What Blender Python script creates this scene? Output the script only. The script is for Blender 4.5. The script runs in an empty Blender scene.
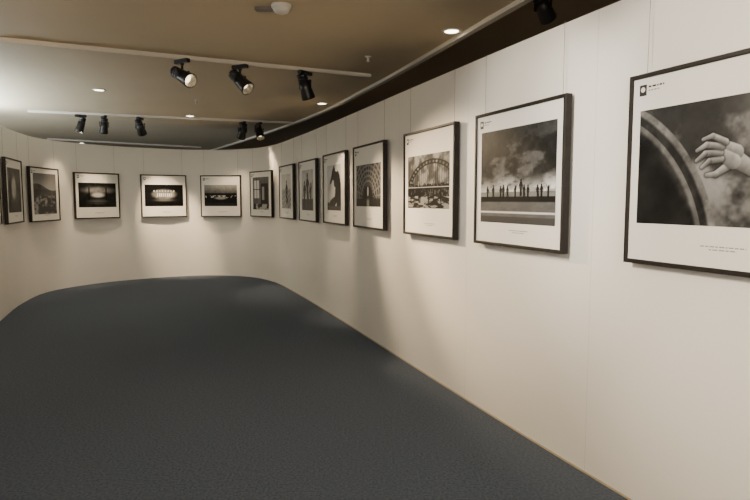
import bpy, math
import numpy as np
from mathutils import Vector, Matrix

COL = bpy.context.scene.collection
# ------------------------------------------------------------------ materials
def mat(name, col, rough=0.5, spec=0.5, emit=None, es=0, metal=0, noise=None, bump=None, coat=0):
    m = bpy.data.materials.new(name); m.use_nodes = True
    nt = m.node_tree; b = nt.nodes['Principled BSDF']
    b.inputs['Base Color'].default_value = (*col, 1)
    b.inputs['Roughness'].default_value = rough
    b.inputs['Specular IOR Level'].default_value = spec
    b.inputs['Metallic'].default_value = metal
    b.inputs['Coat Weight'].default_value = coat
    b.inputs['Coat Roughness'].default_value = 0.08
    if emit:
        b.inputs['Emission Color'].default_value = (*emit, 1)
        b.inputs['Emission Strength'].default_value = es
    tc = nt.nodes.new('ShaderNodeTexCoord')
    if noise:
        sc, col2 = noise
        n = nt.nodes.new('ShaderNodeTexNoise'); n.inputs['Scale'].default_value = sc
        n.inputs['Detail'].default_value = 5
        mx = nt.nodes.new('ShaderNodeMix'); mx.data_type = 'RGBA'
        mx.inputs[6].default_value = (*col, 1); mx.inputs[7].default_value = (*col2, 1)
        rp = nt.nodes.new('ShaderNodeMapRange')
        rp.inputs['From Min'].default_value = .35; rp.inputs['From Max'].default_value = .65
        nt.links.new(tc.outputs['Object'], n.inputs['Vector'])
        nt.links.new(n.outputs['Fac'], rp.inputs['Value'])
        nt.links.new(rp.outputs['Result'], mx.inputs[0])
        nt.links.new(mx.outputs[2], b.inputs['Base Color'])
    if bump:
        sc, st = bump
        n2 = nt.nodes.new('ShaderNodeTexNoise'); n2.inputs['Scale'].default_value = sc
        n2.inputs['Detail'].default_value = 4
        bp = nt.nodes.new('ShaderNodeBump'); bp.inputs['Strength'].default_value = st
        bp.inputs['Distance'].default_value = .01
        nt.links.new(tc.outputs['Object'], n2.inputs['Vector'])
        nt.links.new(n2.outputs['Fac'], bp.inputs['Height'])
        nt.links.new(bp.outputs['Normal'], b.inputs['Normal'])
    return m

M_WALL = mat('wall_paint', (.83, .81, .775), .42, .4, noise=(1.2, (.805, .785, .745)), bump=(60, .06))
M_SEAM = mat('wall_seam', (.66, .63, .59), .6, .2)
M_OUT = mat('outer_wall_paint', (.40, .34, .26), .8, .2)
M_CEIL = mat('ceiling_paint', (.57, .47, .315), .7, .25, noise=(.8, (.54, .44, .29)))
M_RECESS_SHADE = mat('recess_shade', (.34, .25, .16), .8, .2)  # tan darkened: shade of the poorly lit recess put into the colour
M_CARPET = mat('carpet', (.066, .084, .118), .95, .08, noise=(70, (.118, .143, .188)), bump=(260, .6))
M_TRIM = mat('trim_paint', (.66, .60, .50), .5, .3)
M_BASE = mat('base_strip', (.45, .38, .27), .5, .3)
M_BLACK = mat('black_metal', (.012, .011, .011), .35, .5)
M_FRAME = mat('frame_wood', (.010, .009, .008), .5, .3, noise=(25, (.018, .014, .012)))
M_MAT = mat('mat_board', (.80, .79, .765), .6, .3, coat=.1)
M_INK = mat('ink', (.02, .02, .02), .5, .3)
M_TEXT = mat('caption_ink', (.30, .29, .27), .6, .3)
M_WIRE = mat('wire', (.30, .27, .23), .4, .5)
M_REFL = mat('reflector', (.5, .48, .42), .25, .5, metal=.8)
M_LENS = mat('lamp_lens', (1, .9, .7), .4, .5, emit=(1, .80, .52), es=4)
M_LENS2 = mat('downlight_lens', (1, .95, .85), .4, .5, emit=(1, .86, .66), es=12)
M_PLASTIC = mat('white_plastic', (.62, .58, .50), .4, .5)
M_GREY = mat('grey_plastic', (.16, .14, .12), .4, .5)

M_PRINT = bpy.data.materials.new('silver_print'); M_PRINT.use_nodes = True
_nt = M_PRINT.node_tree; _b = _nt.nodes['Principled BSDF']
_a = _nt.nodes.new('ShaderNodeAttribute'); _a.attribute_name = 'Col'
_nt.links.new(_a.outputs['Color'], _b.inputs['Base Color'])
_b.inputs['Roughness'].default_value = .4; _b.inputs['Coat Weight'].default_value = 0.06
_b.inputs['Coat Roughness'].default_value = .06; _b.inputs['Specular IOR Level'].default_value = .12

# ------------------------------------------------------------------ mesh builder
class MB:
    def __init__(s): s.v = []; s.f = []; s.m = []; s.sm = []; s.mats = []
    def mi(s, m):
        if m not in s.mats: s.mats.append(m)
        return s.mats.index(m)
    def add(s, vs, fs, m, smooth=False, M=None):
        o = len(s.v); k = s.mi(m)
        for q in vs:
            q = Vector(q)
            s.v.append(tuple(M @ q) if M else tuple(q))
        for f in fs:
            s.f.append([i + o for i in f]); s.m.append(k); s.sm.append(smooth)
    def box(s, c, d, m, M=None, bev=0.0):
        x, y, z = [q / 2 for q in d]; b = bev
        if b <= 0:
            vs = [(c[0] + sx * x, c[1] + sy * y, c[2] + sz * z) for sz in (-1, 1) for sx, sy in ((-1, -1), (1, -1), (1, 1), (-1, 1))]
            fs = [(3, 2, 1, 0), (4, 5, 6, 7), (0, 1, 5, 4), (1, 2, 6, 5), (2, 3, 7, 6), (3, 0, 4, 7)]
            s.add(vs, fs, m, False, M); return
        def ring(ix, iz):
            X, Y = x - ix, y - ix; q = b
            return [(c[0] + a, c[1] + bb, c[2] + iz) for a, bb in ((-X + q, -Y), (X - q, -Y), (X, -Y + q), (X, Y - q), (X - q, Y), (-X + q, Y), (-X, Y - q), (-X, -Y + q))]
        rs = [ring(b, -z), ring(0, -z + b), ring(0, z - b), ring(b, z)]
        vs = [p for r in rs for p in r]; fs = [tuple(range(7, -1, -1)), tuple(range(24, 32))]
        for r in range(3):
            for i in range(8):
                j = (i + 1) % 8
                fs.append((r * 8 + i, r * 8 + j, (r + 1) * 8 + j, (r + 1) * 8 + i))
        s.add(vs, fs, m, False, M)
    def lathe(s, prof, m, M=None, n=28, smooth=True):
        vs = []; fs = []
        for r, z in prof:
            for i in range(n):
                a = 2 * math.pi * i / n
                vs.append((r * math.cos(a), r * math.sin(a), z))
        for k in range(len(prof) - 1):
            for i in range(n):
                j = (i + 1) % n
                fs.append((k * n + i, k * n + j, (k + 1) * n + j, (k + 1) * n + i))
        s.add(vs, fs, m, smooth, M)
    def obj(s, name, parent=None):
        me = bpy.data.meshes.new(name); me.from_pydata(s.v, [], s.f)
        for m in s.mats: me.materials.append(m)
        me.polygons.foreach_set('material_index', s.m)
        me.polygons.foreach_set('use_smooth', s.sm)
        me.update()
        o = bpy.data.objects.new(name, me); COL.objects.link(o)
        if parent: o.parent = parent
        return o

def tube(mb, a, b, r, m, n=8):
    a = Vector(a); b = Vector(b); d = b - a
    M = Matrix.Translation(a) @ d.to_track_quat('Z', 'Y').to_matrix().to_4x4()
    mb.lathe([(0, 0), (r, 0), (r, d.length), (0, d.length)], m, M, n)

# ------------------------------------------------------------------ plan of the partition
C = [(3.7, -3.0), (2.9, -1.05), (2.03, 1.0), (1.28, 2.79), (.86, 3.818), (.225, 5.453), (-.46, 7.25), (-1.2, 9.1), (-1.85, 10.55), (-2.5, 11.3), (-3.4, 11.5), (-4.29, 11.1), (-5.0, 10.4), (-5.35, 9.45), (-5.12, 8.3), (-4.62, 7.0), (-4.2, 5.8), (-3.5, 3.9), (-2.4, 1.0), (-1.6, -1.05), (-.85, -3.0)]
NS = 16
def cr(P, n=NS):
    out = []; P = [np.array(q, float) for q in P]
    for i in range(len(P) - 1):
        p0 = P[max(i - 1, 0)]; p1 = P[i]; p2 = P[i + 1]; p3 = P[min(i + 2, len(P) - 1)]
        for k in range(n):
            t = k / n
            out.append(.5 * ((2 * p1) + (-p0 + p2) * t + (2 * p0 - 5 * p1 + 4 * p2 - p3) * t * t + (-p0 + 3 * p1 - 3 * p2 + p3) * t ** 3))
    out.append(P[-1]); return np.array(out)
W = cr(C)
T = np.gradient(W, axis=0); T /= np.linalg.norm(T, axis=1)[:, None]
N = np.stack([-T[:, 1], T[:, 0]], 1)
HW = 2.48; HC = 2.95; HR = 3.25
def wall_section(name, i0, i1, z0, z1, off0, off1, m, seams=()):
    a = W[i0:i1 + 1] + N[i0:i1 + 1] * off1; b = W[i0:i1 + 1] + N[i0:i1 + 1] * off0
    n = len(a); vs = []
    for P, z in ((a, z0), (a, z1), (b, z1), (b, z0)):
        vs += [(p[0], p[1], z) for p in P]
    fs = []
    for k in range(4):
        k2 = (k + 1) % 4
        for i in range(n - 1): fs.append((k * n + i, k * n + i + 1, k2 * n + i + 1, k2 * n + i))
    fs.append((0, n, 2 * n, 3 * n)); fs.append((4 * n - 1, 3 * n - 1, 2 * n - 1, n - 1))
    mb = MB(); mb.add(vs, fs, m)
    for c in seams:
        k = int(np.argmin(np.hypot(W[:, 0] - c[0], W[:, 1] - c[1]))); p = W[k] + N[k] * .0006; t = T[k] * .0016
        mb.add([(p[0] - t[0], p[1] - t[1], z0), (p[0] + t[0], p[1] + t[1], z0), (p[0] + t[0], p[1] + t[1], z1), (p[0] - t[0], p[1] - t[1], z1)], [(0, 1, 2, 3)], M_SEAM)
    o = mb.obj(name)
    for p in o.data.polygons: p.use_smooth = abs(p.normal.z) < .5 and p.index < 4 * (n - 1)
    try: o.data.set_sharp_from_angle(angle=math.radians(30))
    except Exception: pass
    return o
i1, i2, i3 = 8 * NS, 13 * NS, len(W) - 1
wall_section('wall_right', 0, i1, 0, HW, -.12, 0, M_WALL, seams=[(1.16, 3.06), (.68, 4.25), (.20, 5.45), (-.27, 6.68), (-.73, 7.9), (-1.2, 9.1)])
wall_section('wall_far', i1, i2, 0, HW, -.12, 0, M_WALL)
wall_section('wall_left', i2, i3, 0, HW, -.12, 0, M_WALL)
wall_section('baseboard_right', 0, i1, 0, .010, 0, .006, M_BASE)

# floor / building envelope
def plane(name, poly, z, m, down=False):
    mb = MB(); idx = list(range(len(poly)))
    mb.add([(x, y, z) for x, y in poly], [tuple(reversed(idx)) if down else tuple(idx)], m); return mb.obj(name)
X0, X1, Y0, Y1 = -10, 8, -3.1, 20
plane('floor', [(X0, Y0), (X1, Y0), (X1, Y1), (X0, Y1)], 0, M_CARPET)
def wbox(name, a, b, m):
    mb = MB(); mb.box([(a[i] + b[i]) / 2 for i in range(3)], [b[i] - a[i] for i in range(3)], m); return mb.obj(name)
wbox('wall_rear', (X0, Y0 - .15, 0), (X1, Y0, 3.4), M_WALL)
wbox('wall_outer_back', (X0, Y1, 0), (X1, Y1 + .15, 3.4), M_OUT)
wbox('wall_outer_left', (X0 - .15, Y0, 0), (X0, Y1, 3.4), M_OUT)
wbox('wall_outer_right', (X1, Y0, 0), (X1 + .15, Y1, 3.4), M_OUT)
wbox('ceiling_recess', (X0, Y0, HR), (X1, Y1, HR + .1), M_RECESS_SHADE)
E = cr([(3.75, -3.1), (2.72, -.3), (1.09, 4.36), (-.065, 7.69), (-1.455, 10.99), (-4.57, 16.76), (-6.8, 20)], 12)
mb = MB(); poly = [(x, y) for x, y in E] + [(X0, Y1), (X0, Y0)]
n = len(poly)
vs = [(x, y, HC) for x, y in poly] + [(x, y, HR) for x, y in poly]
fs = [tuple(reversed(range(n))), tuple(range(n, 2 * n))] + [(i, (i + 1) % n, n + (i + 1) % n, n + i) for i in range(n)]
mb.add(vs, fs, M_CEIL); mb.obj('ceiling')
ET = np.gradient(E, axis=0); ET /= np.linalg.norm(ET, axis=1)[:, None]; EN = np.stack([-ET[:, 1], ET[:, 0]], 1)
mb = MB(); n = len(E); vs = []
for off, z in ((.0, HC), (.0, HC - .035), (.055, HC - .035), (.055, HC)):
    vs += [(q[0], q[1], z) for q in E + EN * off]
fs = []
for k in range(3):
    fs += [(k * n + i, k * n + i + 1, (k + 1) * n + i + 1, (k + 1) * n + i) for i in range(n - 1)]
mb.add(vs, fs, M_TRIM); mb.obj('trim_ceiling_edge')

# ------------------------------------------------------------------ painted prints
def _vn(x, y, seed):
    r = np.random.RandomState(seed).rand(97, 97)
    xi = np.floor(x).astype(int); yi = np.floor(y).astype(int)
    fx = x - xi; fy = y - yi; fx = fx * fx * (3 - 2 * fx); fy = fy * fy * (3 - 2 * fy)
    g = lambda a, b: r[a % 97, b % 97]
    return (g(xi, yi) * (1 - fx) + g(xi + 1, yi) * fx) * (1 - fy) + (g(xi, yi + 1) * (1 - fx) + g(xi + 1, yi + 1) * fx) * fy
def fbm(x, y, s, seed, o=4):
    t = 0; a = .5; w = 0
    for k in range(o):
        t = t + a * _vn(x * s * 2 ** k + 7.3 * k, y * s * 2 ** k + 3.1 * k, seed + k); w += a; a *= .55
    return t / w
def ss(a, b, x):
    t = np.clip((x - a) / (b - a + 1e-12), 0, 1); return t * t * (3 - 2 * t)
def cap(x, y, x1, y1, x2, y2, r1, r2, e=.006):
    dx, dy = x2 - x1, y2 - y1; h = np.clip(((x - x1) * dx + (y - y1) * dy) / (dx * dx + dy * dy + 1e-9), 0, 1)
    d = np.hypot(x - x1 - dx * h, y - y1 - dy * h) - (r1 + (r2 - r1) * h)
    return ss(e, -e, d)
def ell(x, y, cx, cy, rx, ry, e=.02):
    return ss(1 + e / min(rx, ry), 1 - e / min(rx, ry), np.hypot((x - cx) / rx, (y - cy) / ry))
def rect(x, y, x0, x1, y0, y1, e=.004):
    return ss(x0 - e, x0 + e, x) * ss(x1 + e, x1 - e, x) * ss(y0 - e, y0 + e, y) * ss(y1 + e, y1 - e, y)
def mixm(g, m, c): return g * (1 - m) + c * m

def p_hand(x, y, a):       # hand reaching over the rim of a dark curved shell, cloudy sky
    n1 = fbm(x, y, 3, 1, 5); n2 = fbm(x, y, 11, 9, 4)
    g = .18 + .36 * ss(.40, .70, n1) + .08 * n2
    g = g + .22 * ss(.7, 1.4, x) * ss(.45, 1., y)
    g = g - .12 * ss(.35, .0, y)
    d = np.hypot((x + .75) / 1.0, (y + .35) / 1.0)
    R = 1.57
    g = mixm(g, ss(R, R - .012, d), .26 + .40 * n2)
    g = mixm(g, ss(R - .05, R - .08, d), .08 + .22 * n2)
    g = mixm(g, ss(R - .13, R - .135, d) * ss(R - .20, R - .16, d), .28 + .25 * n2)
    g = mixm(g, ss(R - .20, R - .27, d), .04 + .14 * n1 + .06 * n2)
    sx, sy = x, y
    lit = .40 + .26 * n2
    def shade(p, q, r1, r2):
        dx, dy = q[0] - p[0], q[1] - p[1]; L = math.hypot(dx, dy); ux, uy = -dy / L, dx / L
        if uy < 0: ux, uy = -ux, -uy
        s = ((sx - p[0]) * ux + (sy - p[1]) * uy) / max(r1, r2)
        return lit + .24 * np.clip(s, -1, 1)
    def draw(g, ch, o=.6):
        for (p, q, r1, r2) in ch: g = mixm(g, cap(sx, sy, *p, *q, r1 + .007, r2 + .007, .010) * o, .08)
        for (p, q, r1, r2) in ch: g = mixm(g, cap(sx, sy, *p, *q, r1, r2, .006), shade(p, q, r1, r2))
        return g
    # forearm and wrist come in from the right, hand lies along the rim with the fingers curled over it
    g = draw(g, [((1.50, .26), (1.05, .43), .085, .050)])
    g = draw(g, [((.86, .47), (.76, .41), .034, .026), ((.76, .41), (.68, .405), .025, .016)])          # thumb
    g = draw(g, [((1.04, .44), (.90, .53), .052, .070), ((.92, .57), (.82, .62), .060, .050), ((.90, .50), (.82, .55), .06, .05)], .3)  # palm
    g = draw(g, [((.80, .525), (.70, .515), .027, .024), ((.70, .515), (.635, .47), .023, .015)])
    g = draw(g, [((.79, .575), (.66, .575), .028, .025), ((.66, .575), (.585, .525), .023, .015)])
    g = draw(g, [((.80, .62), (.67, .645), .028, .025), ((.67, .645), (.585, .605), .024, .015)])
    g = draw(g, [((.83, .655), (.72, .71), .027, .023), ((.72, .71), (.635, .69), .022, .014)])
    return g
def person(x, y, cx, b, h, pose, r, k=1.0):
    # small standing figure of height h: legs, tapered trunk, head, arms (k thickens the silhouette)
    lean = .02 * h * r.uniform(-1, 1)
    m = cap(x, y, cx - .055 * h, b, cx - .03 * h, b + .48 * h, k * .030 * h + .002, k * .055 * h, .003)
    st = .16 * h if pose == 2 else .055 * h
    m = np.maximum(m, cap(x, y, cx + st, b, cx + .03 * h, b + .48 * h, k * .030 * h + .002, k * .055 * h, .003))
    m = np.maximum(m, cap(x, y, cx, b + .50 * h, cx + lean, b + .76 * h, k * .075 * h, k * .10 * h, .003))
    m = np.maximum(m, ell(x, y, cx + lean, b + .95 * h, k * .058 * h, k * .070 * h, .003))
    for s in (-1, 1):
        up = (pose == 1) or (pose == 3 and s == 1)
        e = (cx + s * .19 * h, b + (.96 if up else .62) * h); w = (cx + s * (.26 if up else .16) * h, b + (1.12 if up else .44) * h)
        m = np.maximum(m, cap(x, y, cx + s * .09 * h, b + .78 * h, *e, k * .032 * h, k * .026 * h, .003))
        m = np.maximum(m, cap(x, y, *e, *w, k * .026 * h, k * .018 * h, .003))
    return m
def p_beach(x, y, a):
    n = fbm(x * .8, y * 1.6, 4, 21, 5); n2 = fbm(x, y * 3, 9, 33, 4); n3 = fbm(x, y, 14, 37, 3)
    g = .06 + .24 * ss(.46, .66, n) * ss(1.25, .6, y) + .14 * n3 + .26 * ss(.60, .36, y) * ss(.20, .5, n2) + .30 * ss(.52, .36, y)
    g = mixm(g, ss(.335, .330, y), .40 + .2 * n2)
    g = mixm(g, ss(.285, .280, y), .07 + .08 * n2)
    g = mixm(g, ss(.235, .22, y), .34 + .12 * n2)
    g = mixm(g, rect(x, y, -1, 3, .105, .125), .88)
    g = mixm(g, ss(.075, .065, y), .30)
    r = np.random.RandomState(5)
    for cx, h, po in ((.14, .12, 0), (.25, .125, 2), (.395, .12, 0), (.445, .13, 0), (.52, .12, 2), (.66, .12, 3), (.755, .16, 0), (.81, .125, 2), (.875, .12, 0), (1.03, .12, 2), (1.09, .125, 0), (1.19, .11, 1)):
        g = mixm(g, person(x, y, cx, .275 + (.02 if h == .16 else 0), h, po, r, 1.45), .0)
    return g
def p_bridge(x, y, a):
    n = fbm(x, y, 5, 41, 4)
    g = .30 + .34 * ss(.35, .68, n)
    cxx, rx = .62 * a, .62 * a
    d = np.hypot((x - cxx) / rx, (y - .28) / .62)
    ang = np.arctan2((y - .28) / .62, (x - cxx) / rx)
    g = mixm(g, ss(.89, .90, d) * ss(1.0, .99, d) * ((np.sin(ang * 46 + d * 30) > .5) | (np.sin(ang * 46 - d * 30) > .5)), .06)
    for rr, w, c in ((.995, .026, .03), (.885, .022, .05)):
        g = mixm(g, ss(w, w * .6, abs(d - rr)) * ss(.26, .3, y), c)
    g = mixm(g, ss(.88, .87, d) * ss(.40, .41, y) * (np.sin(x * 75) > .86), .12)
    sk = .44 + .05 * (fbm(np.floor(x * 26) / 26, y * 0, 30, 43, 1) - .3)
    g = mixm(g, ss(.004, -.004, y - sk), .08 + .30 * ss(.5, .7, fbm(x, y, 22, 44, 3)))
    g = mixm(g, rect(x, y, -1, 3, .385, .40), .78); g = mixm(g, rect(x, y, -1, 3, .355, .375), .05)
    w = ss(.24, .22, y); g = mixm(g, w, .12 + .50 * ss(.48, .62, fbm(x, y * 5, 5, 47, 4)))
    r = np.random.RandomState(8)
    for cx, po in ((.28, 0), (.5, 2), (.56, 0), (.92, 3), (1.12, 0), (1.4, 2)): g = mixm(g, person(x, y, cx, .10, .20, po, r, 1.2), .02)
    return g
def p_hall(x, y, a):
    cx = x - a / 2; n = fbm(x, y, 12, 51, 3)
    d = np.hypot(cx / (.56 * a), (y - .22) / .80); g = .12 + .25 * n
    ang = np.arctan2(y - .22, cx)
    ribs = (np.sin(d * 42) > .35) | (np.sin(ang * 26) > .75)
    g = mixm(g, ribs * ss(.34, .38, d), .60 - .2 * n)
    g = mixm(g, ss(.36, .33, d), .05)
    g = mixm(g, ell(cx, y, 0, .36, .055, .12, .01), .85)
    g = mixm(g, ss(.20, .18, y) * (1 - rect(cx, y, -.18, .18, -.1, .3, .05)), .08 + .2 * n)
    g = mixm(g, rect(cx, y, -.10, .10, -.1, .18, .06), .55)
    r = np.random.RandomState(9)
    for s in (-1, 1):
        for k in range(3): g = mixm(g, person(x, y, a / 2 + s * (.17 + .13 * k), .03, .26, (k * 2) % 3, r), .02)
    return g
def p_profile(x, y, a):    # dark leaning mass against a pale sky
    n = fbm(x, y, 6, 61, 3); n2 = fbm(x, y, 6, 66, 4) - .5; g = .76 + .1 * n
    X = x + .12 * n2; Y = y + .16 * n2
    m = cap(X, Y, .50 * a, .78, .78 * a, .62, .15, .20, .02)
    m = np.maximum(m, cap(X, Y, .78 * a, .62, 1.0 * a, -.05, .20, .30, .02))
    m = np.maximum(m, cap(X, Y, .40 * a, .74, .22 * a, .58, .08, .02, .02))
    m = np.maximum(m, cap(X, Y, .05 * a, .05, .70 * a, .26, .09, .12, .02))
    g = mixm(g, m, .03 + .18 * n); g = mixm(g, ss(.10, .09, y), .25); return g
def p_people(x, y, a):
    n = fbm(x, y, 8, 71, 4); g = .62 + .25 * n
    g = mixm(g, ss(.30, .26, y), .25)
    r = np.random.RandomState(10)
    for cx, h, po in ((.24 * a, .66, 0), (.52 * a, .84, 2), (.80 * a, .6, 3)):
        g = mixm(g, person(x, y, cx, .06, h, po, r, 1.2), .07 + .15 * n)
    return g
def p_stairs(x, y, a):
    n = fbm(x, y, 8, 81, 4); g = .75 + .12 * n
    g = mixm(g, (np.sin((x + y) * 40) > 0) * ss(.6, .5, y), .22)
    r = np.random.RandomState(12); g = mixm(g, person(x, y, .55 * a, .12, .68, 2, r, 1.2), .05); return g
def p_room(x, y, a):
    n = fbm(x, y, 7, 91, 4); g = .30 + .2 * n
    g = mixm(g, rect(x, y, .1 * a, .4 * a, .35, .9), .85); g = mixm(g, (abs(x - .25 * a) < .015) | (abs(y - .62) < .012), .1)
    g = mixm(g, rect(x, y, .5 * a, .95 * a, .1, .8), .10); g = mixm(g, rect(x, y, .58 * a, .72 * a, .3, .7), .6)
    g = mixm(g, ss(.2, .15, y), .55 * (n > .45) + .1); return g
def p_harbour(x, y, a):
    n = fbm(x, y, 9, 101, 4); g = .22 + .3 * ss(.5, 1, y) + .15 * n
    g = mixm(g, ss(.62, .60, y), .05 + .08 * n)
    g = mixm(g, rect(x, y, .05, a - .05, .40, .50, .01) * (n > .48), .75)
    g = mixm(g, ell(x, y, a * .5, .38, .30, .07, .03), .55); g = mixm(g, ss(.2, .1, y), .16); return g
def p_stage(x, y, a):
    n = fbm(x, y, 12, 111, 3); cx = x - a / 2; g = .04 + .06 * n
    g = mixm(g, ell(cx, y, 0, .55, .55, .24, .06), .30 + .3 * n); g = mixm(g, rect(cx, y, -.35, .35, .44, .60, .01) * (np.sin(x * 70) > -.2), .85)
    g = mixm(g, rect(cx, y, -.5, .5, .66, .74) * (np.sin(x * 50) > .2), .7)
    g = mixm(g, ell(cx, y, 0, .28, .40, .06, .05), .4); return g
def p_river(x, y, a):
    n = fbm(x, y, 8, 121, 5); cx = x - a / 2; g = .06 + .12 * n
    g = mixm(g, ell(cx, y, 0, .70, .62, .13, .08), .38 + .3 * n); g = mixm(g, ell(cx, y, 0, .50, .28, .10, .05), .80)
    g = mixm(g, ell(cx, y, -.02, .24, .35, .10, .08) * (np.sin(y * 120) > -.2), .40)
    for s in (-1, 1): g = mixm(g, rect(cx, y, min(s * .34, s * .40), max(s * .34, s * .40), .3, .8), .03)
    return g
def p_field(x, y, a):
    n = fbm(x, y * 2, 7, 131, 5); g = .70 - .25 * ss(.5, 1, y)
    h = .66 + .08 * np.sin(x * 4 + 1); g = mixm(g, ss(h + .01, h, y), .20 + .22 * n); g = mixm(g, ss(.5, .4, y), .26 + .35 * ss(.4, .7, n)); return g
def p_dark(x, y, a):
    n = fbm(x, y, 5, 141, 5); g = .10 + .25 * n; g = mixm(g, ell(x, y, a * .45, .55, .2, .25, .06), .5 + .3 * n); g = mixm(g, ss(.25, .2, y), .05); return g

# ------------------------------------------------------------------ framed photographs
FD = .045
ZC = 1.640
def arc_at(c):
    return int(np.argmin(np.hypot(W[:, 0] - c[0], W[:, 1] - c[1])))
def framed(c, fn, pw, ph, dz, nx, ny, FW=.93, FH=.88, seed=0):
    k = arc_at(c); I = W + N * .018
    d = np.hypot(I[:, 0] - I[k, 0], I[:, 1] - I[k, 1])
    def at(step):
        j = k
        while d[j] < FW / 2: j += step
        a0, a1 = d[j - step], d[j]; t = (FW / 2 - a0) / (a1 - a0)
        return I[j - step] * (1 - t) + I[j] * t
    R = at(-1); L = at(1); ctr = (R + L) / 2
    ex = Vector((R[0] - L[0], R[1] - L[1], 0)).normalized(); ez = Vector((0, 0, 1)); ey = ez.cross(ex)
    M = Matrix((ex, ey, ez)).transposed().to_4x4(); M.translation = Vector((ctr[0], ctr[1], ZC + dz))
    mb = MB(); w, h, t = FW / 2, FH / 2, .020
    prof = [(0, 0), (0, -FD + .004), (.004, -FD), (t - .003, -FD), (t, -FD + .003), (t, -FD + .014)]
    vs = []; fs = []
    for ins, y in prof:
        vs += [(-w + ins, y, -h + ins), (w - ins, y, -h + ins), (w - ins, y, h - ins), (-w + ins, y, h - ins)]
    for r in range(len(prof) - 1):
        for i in range(4):
            j = (i + 1) % 4; fs.append((r * 4 + i, r * 4 + j, (r + 1) * 4 + j, (r + 1) * 4 + i))
    fs.append((3, 2, 1, 0)); mb.add(vs, fs, M_FRAME)
    ym = -FD + .012
    q = lambda x0, x1, z0, z1, y, m: mb.add([(x0, y, z0), (x1, y, z0), (x1, y, z1), (x0, y, z1)], [(0, 1, 2, 3)], m)
    q(-w + t, w - t, -h + t, h - t, ym, M_MAT)
    lx, lz = -w + .055, h - .050
    q(lx, lx + .040, lz - .050, lz, ym - .001, M_INK)
    ring = [(lx + .020 + .012 * math.cos(a), ym - .002, lz - .022 + .012 * math.sin(a)) for a in np.linspace(0, 2 * math.pi, 16, endpoint=False)]
    mb.add(ring, [tuple(range(16))], M_MAT)
    rs = np.random.RandomState(seed)
    def words(x, z, length, hh, m):
        e = x + length
        while x < e:
            ww = rs.uniform(.008, .026); q(x, min(x + ww, e), z, z + hh, ym - .001, m); x += ww + .005
    words(lx + .050, lz - .016, .085, .008, M_INK); words(lx + .050, lz - .032, .06, .006, M_TEXT)
    words(-.06, -h + .105, .20, .005, M_TEXT); words(-.02, -h + .092, .12, .005, M_TEXT)
    for sx in (-w + .07, w - .07):
        tube(mb, (sx, -.006, h - .01), (sx, -.006, HW - ZC - dz), .0014, M_WIRE, 6)
    o = mb.obj('framed_photograph'); o.matrix_world = M
    a = pw / ph
    X, Z = np.meshgrid(np.linspace(0, a, nx), np.linspace(0, 1, ny))
    g = np.clip(fn(X, Z, a), .0, .95)
    g = (.02 + .92 * g) ** 2.35
    zc = .012
    vx = (X / a - .5) * pw; vz = (Z - .5) * ph + zc
    vs = np.stack([vx, np.full_like(vx, ym - .0015), vz], -1).reshape(-1, 3)
    ii = np.arange(nx * ny).reshape(ny, nx)
    fs = np.stack([ii[:-1, :-1], ii[:-1, 1:], ii[1:, 1:], ii[1:, :-1]], -1).reshape(-1, 4)
    me = bpy.data.meshes.new('photo_print'); me.from_pydata(vs.tolist(), [], fs.tolist())
    at_ = me.color_attributes.new('Col', 'FLOAT_COLOR', 'POINT')
    gg = g.reshape(-1); at_.data.foreach_set('color', np.stack([gg * .98, gg * .99, gg * 1.0, np.ones_like(gg)], -1).reshape(-1).astype(np.float32))
    me.materials.append(M_PRINT); po = bpy.data.objects.new('photo_print', me); COL.objects.link(po); po.parent = o
    return o
FAR = dict(FW=.84, FH=.81)
FR = [((1.41, 2.43), p_hand, .80, .52, 0, 360, 235, {}), ((.90, 3.69), p_beach, .78, .60, 0, 360, 270, {}),
      ((.445, 4.83), p_bridge, .76, .44, 0, 260, 150, {}), ((-.035, 6.06), p_hall, .74, .44, 0, 190, 120, {}),
      ((-.495, 7.25), p_profile, .56, .56, 0, 110, 110, {}), ((-.98, 8.47), p_people, .60, .58, -.01, 110, 110, {}),
      ((-1.44, 9.60), p_stairs, .60, .56, -.01, 100, 100, {}), ((-2.03, 10.83), p_room, .66, .60, -.03, 100, 90, dict(FW=.90, FH=.85)),
      ((-3.02, 11.45), p_harbour, .68, .41, -.065, 120, 70, FAR), ((-4.09, 11.2), p_stage, .70, .41, -.065, 120, 70, FAR),
      ((-4.98, 10.42), p_river, .70, .43, -.065, 120, 70, FAR), ((-5.37, 9.22), p_field, .70, .64, -.055, 100, 90, dict(FW=.90, FH=.85)),
      ((-5.03, 8.02), p_dark, .72, .60, -.02, 80, 70, {}), ((-4.54, 6.76), p_field, .72, .50, 0, 80, 60, {}),
      ((-3.85, 4.9), p_stage, .74, .46, 0, 80, 60, {}), ((-3.3, 3.4), p_river, .74, .46, 0, 80, 60, {})]
for i, a in enumerate(FR): framed(*a[:-1], seed=i + 1, **a[-1])

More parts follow.
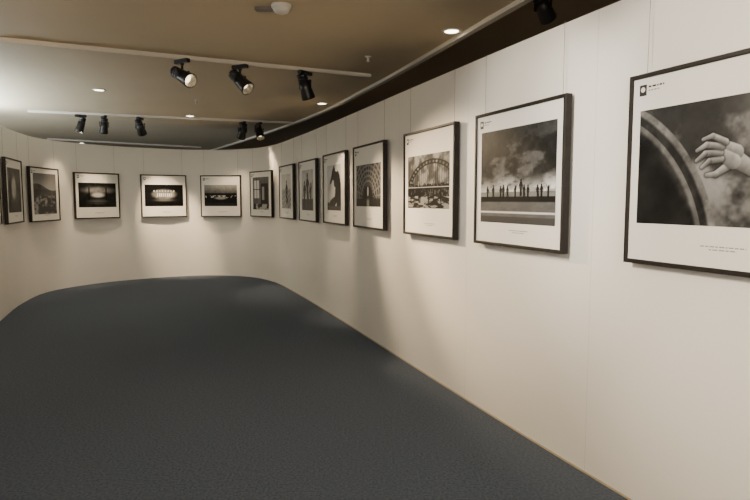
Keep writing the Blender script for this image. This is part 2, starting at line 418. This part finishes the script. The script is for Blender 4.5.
# ------------------------------------------------------------------ lighting tracks
ZT = HC - .001
def track(p0, p1, z=ZT, col=M_TRIM):
    a = Vector((*p0, z)); b = Vector((*p1, z)); d = (b - a); L = d.length
    ex = d.normalized(); ez = Vector((0, 0, 1)); ey = ez.cross(ex)
    M = Matrix((ex, ey, ez)).transposed().to_4x4(); M.translation = (a + b) / 2
    mb = MB()
    mb.box((0, -.0145, -.018), (L, .007, .036), col, M); mb.box((0, .0145, -.018), (L, .007, .036), col, M)
    mb.box((0, 0, -.006), (L, .024, .010), M_GREY, M)
    mb.box((-L / 2 + .02, 0, -.019), (.05, .040, .036), col, M); mb.box((L / 2 - .02, 0, -.019), (.05, .040, .036), col, M)
    return mb.obj('lighting_track')
G = 2.5
def spot(pos, target, energy, ang=45, blend=.85, color=(1, .74, .45), z=ZT - .038, drop=.13, size=1.2, rad=.06):
    x, y = pos; mb = MB()
    base = Vector((x, y, z)); piv = base + Vector((0, 0, -drop - .035))
    d = (Vector(target) - piv).normalized()
    yaw = math.atan2(d.y, d.x); Mz = Matrix.Translation(base) @ Matrix.Rotation(yaw, 4, 'Z')
    mb.box((0, 0, -.020), (.16 * size, .050, .040), M_BLACK, Mz, .005)
    mb.lathe([(0, -.03), (.020, -.034), (.020, -.055), (.012, -.06), (.012, -drop + .03), (0, -drop + .03)][::-1], M_BLACK, Mz, 16)
    mb.box((0, 0, -drop + .025 - .012 * (size - 1) * 5), (.030, .135 * size, .008), M_BLACK, Mz)
    for s in (-1, 1):
        mb.box((0, s * .0645 * size, -drop - .015), (.026, .006, .09), M_BLACK, Mz)
    H = Matrix.Translation(piv) @ d.to_track_quat('Z', 'Y').to_matrix().to_4x4() @ Matrix.Scale(size, 4)
    prof = [(0, -.115), (.040, -.115), (.047, -.108), (.047, -.085), (.042, -.083), (.042, -.076), (.048, -.074), (.048, -.06), (.043, -.058), (.043, -.050), (.050, -.048), (.053, .02), (.060, .075), (.063, .10), (.063, .115), (.056, .115)]
    mb.lathe(prof, M_BLACK, H, 32)
    mb.lathe([(.056, .115), (.050, .085), (.036, .062)], M_REFL, H, 32)
    mb.lathe([(.036, .062), (.02, .066), (0, .067)], M_LENS, H, 24)
    o = mb.obj('track_spotlight')
    l = bpy.data.lights.new('lamp', 'SPOT'); l.energy = energy * G; l.spot_size = math.radians(ang); l.spot_blend = blend
    l.color = color; l.shadow_soft_size = rad
    lo = bpy.data.objects.new('lamp', l); COL.objects.link(lo)
    lo.location = piv + d * .145 * size; lo.rotation_euler = d.to_track_quat('-Z', 'Y').to_euler(); lo.parent = o
    return o
WHITE = (1, .89, .74)
track((-3.35, 5.33), (-.058, 6.85))
track((-5.61, 9.54), (-1.52, 10.97))
track((-7.7, 13.8), (-4.75, 16.0))
track((-2.5, 1.35), (.95, 2.75))  # unseen track, added to carry light for the near right wall
spot((-1.943, 5.98), (.60, 4.40, 1.25), 330, 36)
spot((-1.416, 6.224), (.20, 5.45, 1.15), 170, 38)
spot((-.77, 6.52), (-.38, 7.05, 1.3), 50, 44)
spot((-4.89, 9.79), (-5.3, 9.5, 1.1), 25, 60, size=1.1)
spot((-4.56, 9.91), (-5.0, 10.4, 1.0), 40, 50, size=1.1)
spot((-4.03, 10.1), (-3.95, 11.3, 1.05), 160, 46, size=1.2)
spot((-2.40, 10.66), (-3.0, 11.45, 1.1), 35, 55, size=1.25)
spot((-2.12, 10.76), (-1.6, 9.95, 1.1), 60, 50, size=1.25)
spot((-1.6, 1.72), (1.42, 2.45, 1.7), 140, 54, color=WHITE)  # heads on the unseen near track start here, added for its light
spot((-.9, 2.0), (.95, 3.6, 1.7), 85, 52, color=WHITE)
spot((-2.1, 1.53), (1.9, 1.3, 1.0), 90, 60)
spot((-.2, 2.28), (-3.9, 4.9, 1.4), 100, 60)
spot((1.36, 4.85), (2.6, 6.0, 1.5), 30, 90, z=HR - .002, drop=.15, size=1.1)

# ------------------------------------------------------------------ downlights, detector, sprinkler
def downlight(x, y, e=30, z=HC):
    mb = MB(); M = Matrix.Translation((x, y, z))
    mb.lathe([(.085, 0), (.085, -.006), (.070, -.009), (.060, -.004), (.058, .0)], M_PLASTIC, M, 32)
    mb.lathe([(.060, -.003), (.0, -.004)], M_LENS2, M, 32)
    o = mb.obj('recessed_downlight')
    l = bpy.data.lights.new('lamp', 'SPOT'); l.energy = e; l.spot_size = math.radians(130); l.spot_blend = 1; l.color = (1, .80, .55); l.shadow_soft_size = .06
    lo = bpy.data.objects.new('lamp', l); COL.objects.link(lo); lo.location = (x, y, z - .02); lo.parent = o
for x, y in ((.66, 5.14), (-3.65, 7.82), (-.80, 8.90), (-3.2, 10.2), (-1.3, 3.6), (.4, .9), (-.5, -1.3)): downlight(x, y, 42)
for x, y in ((3.2, 5.5), (2.2, 9.5), (-1.5, 15.5), (4.5, 1.5)): downlight(x, y, 170, HR)  # unseen lamps behind the partition, added to lift the recess out of black
for x, y in ((-7.5, 15), (-5.5, 18), (-8.5, 12)): downlight(x, y, 130)
mb = MB(); M = Matrix.Translation((-.70, 4.47, HC))
mb.lathe([(.075, 0), (.075, -.018), (.068, -.026), (.060, -.028), (.060, -.04), (.050, -.055), (.030, -.064), (0, -.066)], M_PLASTIC, M, 36)
mb.box((-.12, .05, -.014), (.17, .06, .028), M_GREY, M, .005)
mb.obj('smoke_detector')
def sprinkler(x, y):
    mb = MB(); M = Matrix.Translation((x, y, HC))
    mb.lathe([(.03, 0), (.03, -.005), (.012, -.012), (.008, -.03), (.012, -.034), (.006, -.045), (.022, -.05), (.022, -.053), (0, -.053)], M_PLASTIC, M, 20); mb.obj('ceiling_sprinkler')
sprinkler(-.07, 6.03); sprinkler(-2.6, 8.6); sprinkler(.55, 3.6)

# ------------------------------------------------------------------ daylight from the window side beyond the left partition, added glow and fill
def area(name, loc, tgt, sx, sy, e, col):
    l = bpy.data.lights.new(name, 'AREA'); l.shape = 'RECTANGLE'; l.size = sx; l.size_y = sy; l.energy = e; l.color = col
    o = bpy.data.objects.new(name, l); COL.objects.link(o); o.location = loc
    o.rotation_euler = (Vector(tgt) - Vector(loc)).to_track_quat('-Z', 'Y').to_euler(); return o
area('window_daylight', (-9.6, 7.5, 1.6), (-6.5, 7.6, 2.9), 5, 1.6, 450, (.80, .90, 1))
area('glow_uplight_left', (-5.6, 7.6, 2.42), (-5.6, 7.6, 3), 3.2, .2, 240, (.76, .88, 1)).rotation_euler[2] = math.radians(-70)  # added uplight strengthening the daylight glow above the left partition
area('rear_fill_light', (.4, -2.9, 2.1), (-.8, 6, 4.2), 3.4, 1.4, 190, (1, .92, .80))  # added general fill behind the camera, stands for no known lamp

w = bpy.data.worlds.new('world'); bpy.context.scene.world = w; w.use_nodes = True
w.node_tree.nodes['Background'].inputs[0].default_value = (1, .85, .65, 1); w.node_tree.nodes['Background'].inputs[1].default_value = .05

cam = bpy.data.cameras.new('camera'); co = bpy.data.objects.new('camera', cam); COL.objects.link(co)
cam.sensor_width = 36; cam.lens = 580 / 750 * 36; cam.clip_start = .05
co.location = (0, 0, 1.5); co.rotation_euler = (math.pi / 2 - math.atan(50 / 580), 0, 0)
bpy.context.scene.camera = co
